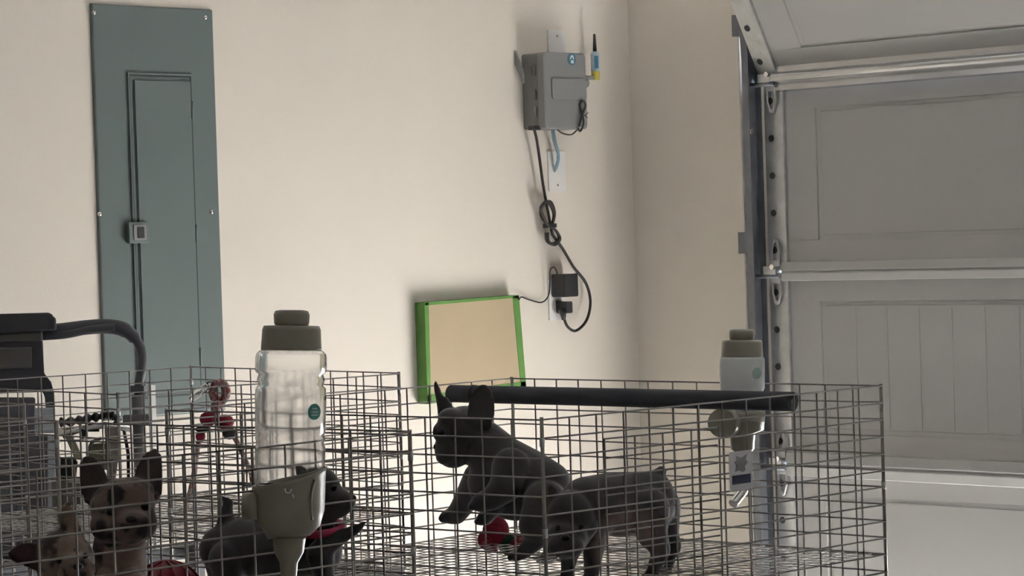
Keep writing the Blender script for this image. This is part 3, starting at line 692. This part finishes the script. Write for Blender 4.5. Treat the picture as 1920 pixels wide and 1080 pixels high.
# ------------------------------------------------------------------ toys
def rope(b, pts, r, n=7): return b.tube(curve_pts(pts, 6), r, n)
Zt = 5.09
rt = thing('hanging_rope_toy', 'red knotted rope toy hooked to the rear pen by a metal clip', 'dog toy', at(405, 960, Zt))
b = MB(); cl = [at(x, y, Zt+.09*max(0, (378-x)/21)) for x, y in ((357, 748), (362, 738), (378, 726), (386, 721), (389, 727), (380, 737), (366, 748), (359, 752))]
b.tube(curve_pts(cl+[cl[0]], 4)[:-1], .0028, 8, closed=True).build('spring_clip', 'chrome', rt)
MB().tube(curve_pts([at(386, 724, Zt), at(392, 716, Zt), at(402, 720, Zt), at(408, 730, Zt-.01), at(398, 733, Zt), at(387, 726, Zt)], 5), .0022, 7).build('loop_ring', 'galvd', rt)
ring = [at(412+13*math.cos(t), 735+17*math.sin(t), Zt+.008*math.sin(t*1)) for t in [2*math.pi*i/20 for i in range(20)]]
MB().tube(ring, .0085, 8, closed=True).build('rope_ring', 'redwhite', rt)
MB().tube(curve_pts([at(407, 750, Zt), at(405, 765, Zt), at(404, 780, Zt)], 4), [.011, .011, .011, .011, .0105, .010, .010, .009, .009], 9).build('rope_shaft', 'redwhite', rt)
for x, y, rx, ry in ((390, 786, 16, 14), (421, 791, 18, 14)):
    c = at(x, y, Zt-.012); k = Zt/FPX
    MB().ball(c, 1, 16, 10, (R*rx*k, F*14*k, U*ry*k)).tube([c+R*(rx*.7*k*math.cos(t))+U*(ry*.5*k)+F*(10*k*math.sin(t)) for t in [2*math.pi*i/14 for i in range(14)]], .003, 6, closed=True).build('knot', 'redrope', rt)
MB().ball(at(381, 805, Zt), 1, 14, 8, (R*.016, F*.014, U*.007)).build('band', 'darkrope', rt)
MB().ball(at(430, 812, Zt), 1, 14, 8, (R*.014, F*.013, U*.013)).build('knot', 'darkrope', rt)
MB().ball(at(376, 818, Zt), 1, 14, 8, (R*.010, F*.010, U*.012)).build('knot', 'redrope', rt)
rope(MB(), [at(378, 812, Zt), at(370, 840, Zt), at(365, 880, Zt), at(356, 925, Zt), at(346, 962, Zt)], .0055).build('rope_tail', 'redwhite', rt)
rope(MB(), [at(438, 818, Zt), at(448, 835, Zt), at(458, 858, Zt), at(470, 885, Zt), at(474, 910, Zt)], .0055).build('rope_tail', 'redwhite', rt)
# rope toy under the raised puppy
rz = ZF+.012
ft = thing('rope_toy', 'red and green rope toy on the pen floor under the raised puppy', 'dog toy', on(2, 940, 1025, ZF))
def fl_(x, y, z=rz): return on(2, x, y, z)
Zr = 4.17
MB().ball(at(930, 995, Zr), 1, 14, 9, (R*.022, F*.018, U*.024)).ball(at(916, 1012, Zr), 1, 14, 9, (R*.018, F*.016, U*.018)).build('knot', 'redrope', ft)
b = MB()
for i in range(5): rope(b, [at(925, 1008, Zr), at(912-3*i+4, 1016+2*i, Zr-.01*i+.01), at(908+6*i, 1026+1.5*i, Zr-.01*i+.01)], .0035, 6)
b.build('frayed_strands', 'redrope', ft)
MB().ball(at(952, 1020, Zr), 1, 14, 9, (R*.016, F*.015, U*.018)).build('knot', 'greenrope', ft)
rope(MB(), [at(935, 1000, Zr), at(955, 1006, Zr), at(975, 1010, Zr), at(990, 1016, Zr)], .007).build('rope', 'redwhite', ft)
MB().ball(at(968, 1025, Zr-.01), 1, 12, 8, (R*.012, F*.012, U*.014)).build('knot', 'redrope', ft)
# red ball
c = on(2, 322, 1165, ZF); Zb = (c-CAM).dot(F)
zc = at(310, 1030, 3.28); zc = Vector((zc.x, zc.y, ZF+.048))
def mkball():
    t = thing('red_toy_ball', 'round red toy behind the mottled puppy in the nearest pen', 'dog toy', (zc.x, zc.y, ZF))
    b = MB().ball(zc, .047, 24, 16); b.build('ball', 'redball', t)
    b = MB()
    for a0 in range(5):
        an = a0*math.pi/5; x, y = math.cos(an), math.sin(an)
        b.tube([zc+Vector((x*math.cos(q_)*.0475, y*math.cos(q_)*.0475, math.sin(q_)*.0475)) for q_ in [2*math.pi*i/32 for i in range(32)]], .0022, 6, closed=True)
    b.build('raised_ribs', 'redball', t)
mkball()

# ------------------------------------------------------------------ machine and clutter at the left
Zm = 5.62; km = Zm/FPX
mb = at(60, 1000, Zm)
mc = thing('exercise_machine', 'black machine with slab console and curved tube handle before the electrical panel', 'machine', (mb.x, mb.y, 0))
def pl(pts, z0, z1, name, m_, par=mc, bevel=.004):
    return MB().hexa([at(x, y, z0) for x, y in pts], [at(x, y, z1) for x, y in pts]).build(name, m_, par, bevel=bevel)
con = pl([(-60, 594), (92, 587), (105, 598), (105, 622)][0:4], Zm-.04, Zm+.12, 'console_top', 'machblack')
bpy.data.objects.remove(con, do_unlink=True)
b = MB(); o1 = [(-60, 590), (90, 586), (97, 588), (101, 594), (105, 596), (106, 619), (60, 622), (-60, 628)]
b.add([at(x, y, Zm-.05) for x, y in o1]+[at(x, y, Zm+.10) for x, y in o1], [tuple(range(8)), tuple(range(8, 16))]+[(i, (i+1) % 8, 8+(i+1) % 8, 8+i) for i in range(8)])
con = b.build('console', 'machblack', mc, bevel=.004)
pl([(-60, 627), (80, 621), (80, 640), (-60, 643)], Zm-.035, Zm+.09, 'console_underside', 'machgrey', con)
b = MB(); o2 = [(-60, 640), (80, 636), (83, 700), (96, 716), (101, 735), (102, 772), (86, 772), (84, 745), (80, 735), (-60, 740)]
b.add([at(x, y, Zm-.03) for x, y in o2]+[at(x, y, Zm+.08) for x, y in o2], [tuple(range(10)), tuple(range(10, 20))]+[(i, (i+1) % 10, 10+(i+1) % 10, 10+i) for i in range(10)])
b.build('body_shell', 'machblack', mc, bevel=.003)
pl([(-40, 652), (60, 650), (60, 690), (-40, 694)], Zm-.034, Zm-.02, 'front_inset', 'machgrey')
b = MB(); b.tube(curve_pts([at(60, 622, Zm+.02), at(110, 620, Zm+.02), at(160, 614, Zm+.02), at(200, 612, Zm+.02), at(232, 618, Zm+.02), at(256, 638, Zm+.02), at(266, 662, Zm+.02), at(266, 690, Zm+.02), at(261, 720, Zm+.02), at(261, 748, Zm+.02)], 6), [.0165]*26+[.0145]*4+[.0105]*25, 14).build('handle', 'machblack', mc)
MB().tube(curve_pts([at(60, 632, Zm-.01), at(120, 628, Zm-.01), at(170, 618, Zm), at(215, 613, Zm+.01)], 6), .009, 10).build('handle_brace', 'machblack', mc)
lowz = at(258, 740, Zm+.02)
MB().cyl(lowz, (lowz.x, lowz.y, .03), .0135, n=16).build('post', 'machgrey', mc)
MB().obox(at(258, 730, Zm+.02), R*.016, U*.008, F*.016).build('post_collar', 'machblack', mc)
pl([(230, 778), (282, 776), (282, 796), (230, 798)], Zm-.02, Zm+.05, 'cross_bracket', 'machgrey')
lw = at(284, 722, Zm-.02); MB().box((lw.x-.006, lw.y-.006, .03), (lw.x+.006, lw.y+.006, lw.z)).build('white_upright', 'white', mc)
pl([(-60, 745), (66, 745), (68, 1040), (-60, 1040)], Zm-.02, Zm+.06, 'lower_shroud', 'greypl')
pl([(-50, 1040), (60, 1040), (60, 1838), (-50, 1838)], Zm+.0, Zm+.06, 'base_column', 'machgrey')
# pale container
Zc = 5.45
ct = at(85, 1060, Zc)
bx_ = thing('storage_bin', 'pale blue-white storage bin with grey lid under the black console', 'storage bin', (ct.x, ct.y, 0))
def cb(x0_, x1_, y0_, y1_, z0, z1, name, m_, par=bx_): return MB().hexa([at(x0_, y0_, z0), at(x1_, y0_, z0), at(x1_, y1_, z0), at(x0_, y1_, z0)], [at(x0_, y0_, z1), at(x1_, y0_, z1), at(x1_, y1_, z1), at(x0_, y1_, z1)]).build(name, m_, par, bevel=.003)
cb(66, 103, 764, 812, Zc, Zc+.1, 'lid_band', 'bluewhite')
bb = cb(30, 104, 816, 1830, Zc-.01, Zc+.12, 'bin_body', 'greypl')
cb(89, 104, 816, 1120, Zc-.014, Zc-.009, 'corner_strip', 'bluewhite', bb)
# clutter: cart with corrugated hose
Zk = 5.35; kb_ = at(190, 960, Zk)
jk = thing('tool_cart', 'tan and grey cart parts with silver bar and black corrugated hose behind the pens', 'cart', (kb_.x, kb_.y, 0))
hs = curve_pts([at(112, 792, Zk), at(140, 790, Zk), at(165, 784, Zk), at(190, 781, Zk), at(205, 778, Zk), at(216, 783, Zk), at(222, 795, Zk)], 8)
MB().tube(hs, [.0085+.003*math.sin(i*1.3) for i in range(len(hs))], 10).build('corrugated_hose', 'black', jk)
MB().tube([at(108, 812, Zk), at(150, 804, Zk), at(196, 797, Zk), at(245, 804, Zk)], .007, 10).build('silver_bar', 'chrome', jk)
MB().tube(curve_pts([at(118, 818, Zk+.01), at(150, 806, Zk+.01), at(186, 804, Zk+.01)], 5), .006, 8).build('black_strap', 'black', jk)
def cp(pts, z0, z1, name, m_): 
    n = len(pts); MB().add([at(x, y, z0) for x, y in pts]+[at(x, y, z1) for x, y in pts], [tuple(range(n)), tuple(range(n, 2*n))]+[(i, (i+1) % n, n+(i+1) % n, n+i) for i in range(n)]).build(name, m_, jk, bevel=.002)
cp([(120, 815), (136, 815), (152, 850), (150, 862), (140, 860)], Zk, Zk+.03, 'tan_strut', 'tan')
cp([(160, 860), (172, 832), (194, 830), (210, 838), (212, 878), (160, 880)], Zk, Zk+.05, 'tan_housing', 'tan')
cp([(164, 858), (160, 852), (170, 826), (190, 818), (192, 824), (174, 832)], Zk-.01, Zk+.01, 'dark_fender', 'machgrey')
cp([(196, 802), (222, 800), (224, 850), (216, 905), (204, 905), (198, 850)], Zk-.02, Zk+.02, 'pink_grey_post', 'pinkgrey')
cp([(228, 800), (234, 800), (244, 850), (244, 900), (238, 900), (237, 850)], Zk, Zk+.02, 'black_lever', 'black')
cp([(148, 808), (153, 808), (153, 830), (164, 812), (164, 806), (150, 803)], Zk-.01, Zk+.01, 'black_clip', 'black')
cp([(112, 858), (138, 856), (146, 866), (142, 902), (114, 904)], Zk, Zk+.03, 'black_bracket', 'black')
cp([(110, 855), (114, 855), (114, 930), (110, 930)], Zk-.01, Zk, 'silver_edge', 'chrome')
g0 = at(160, 900, Zk+.03); MB().box((g0.x-.05, g0.y-.05, .0), (g0.x+.06, g0.y+.05, g0.z)).build('cart_body', 'machgrey', jk)
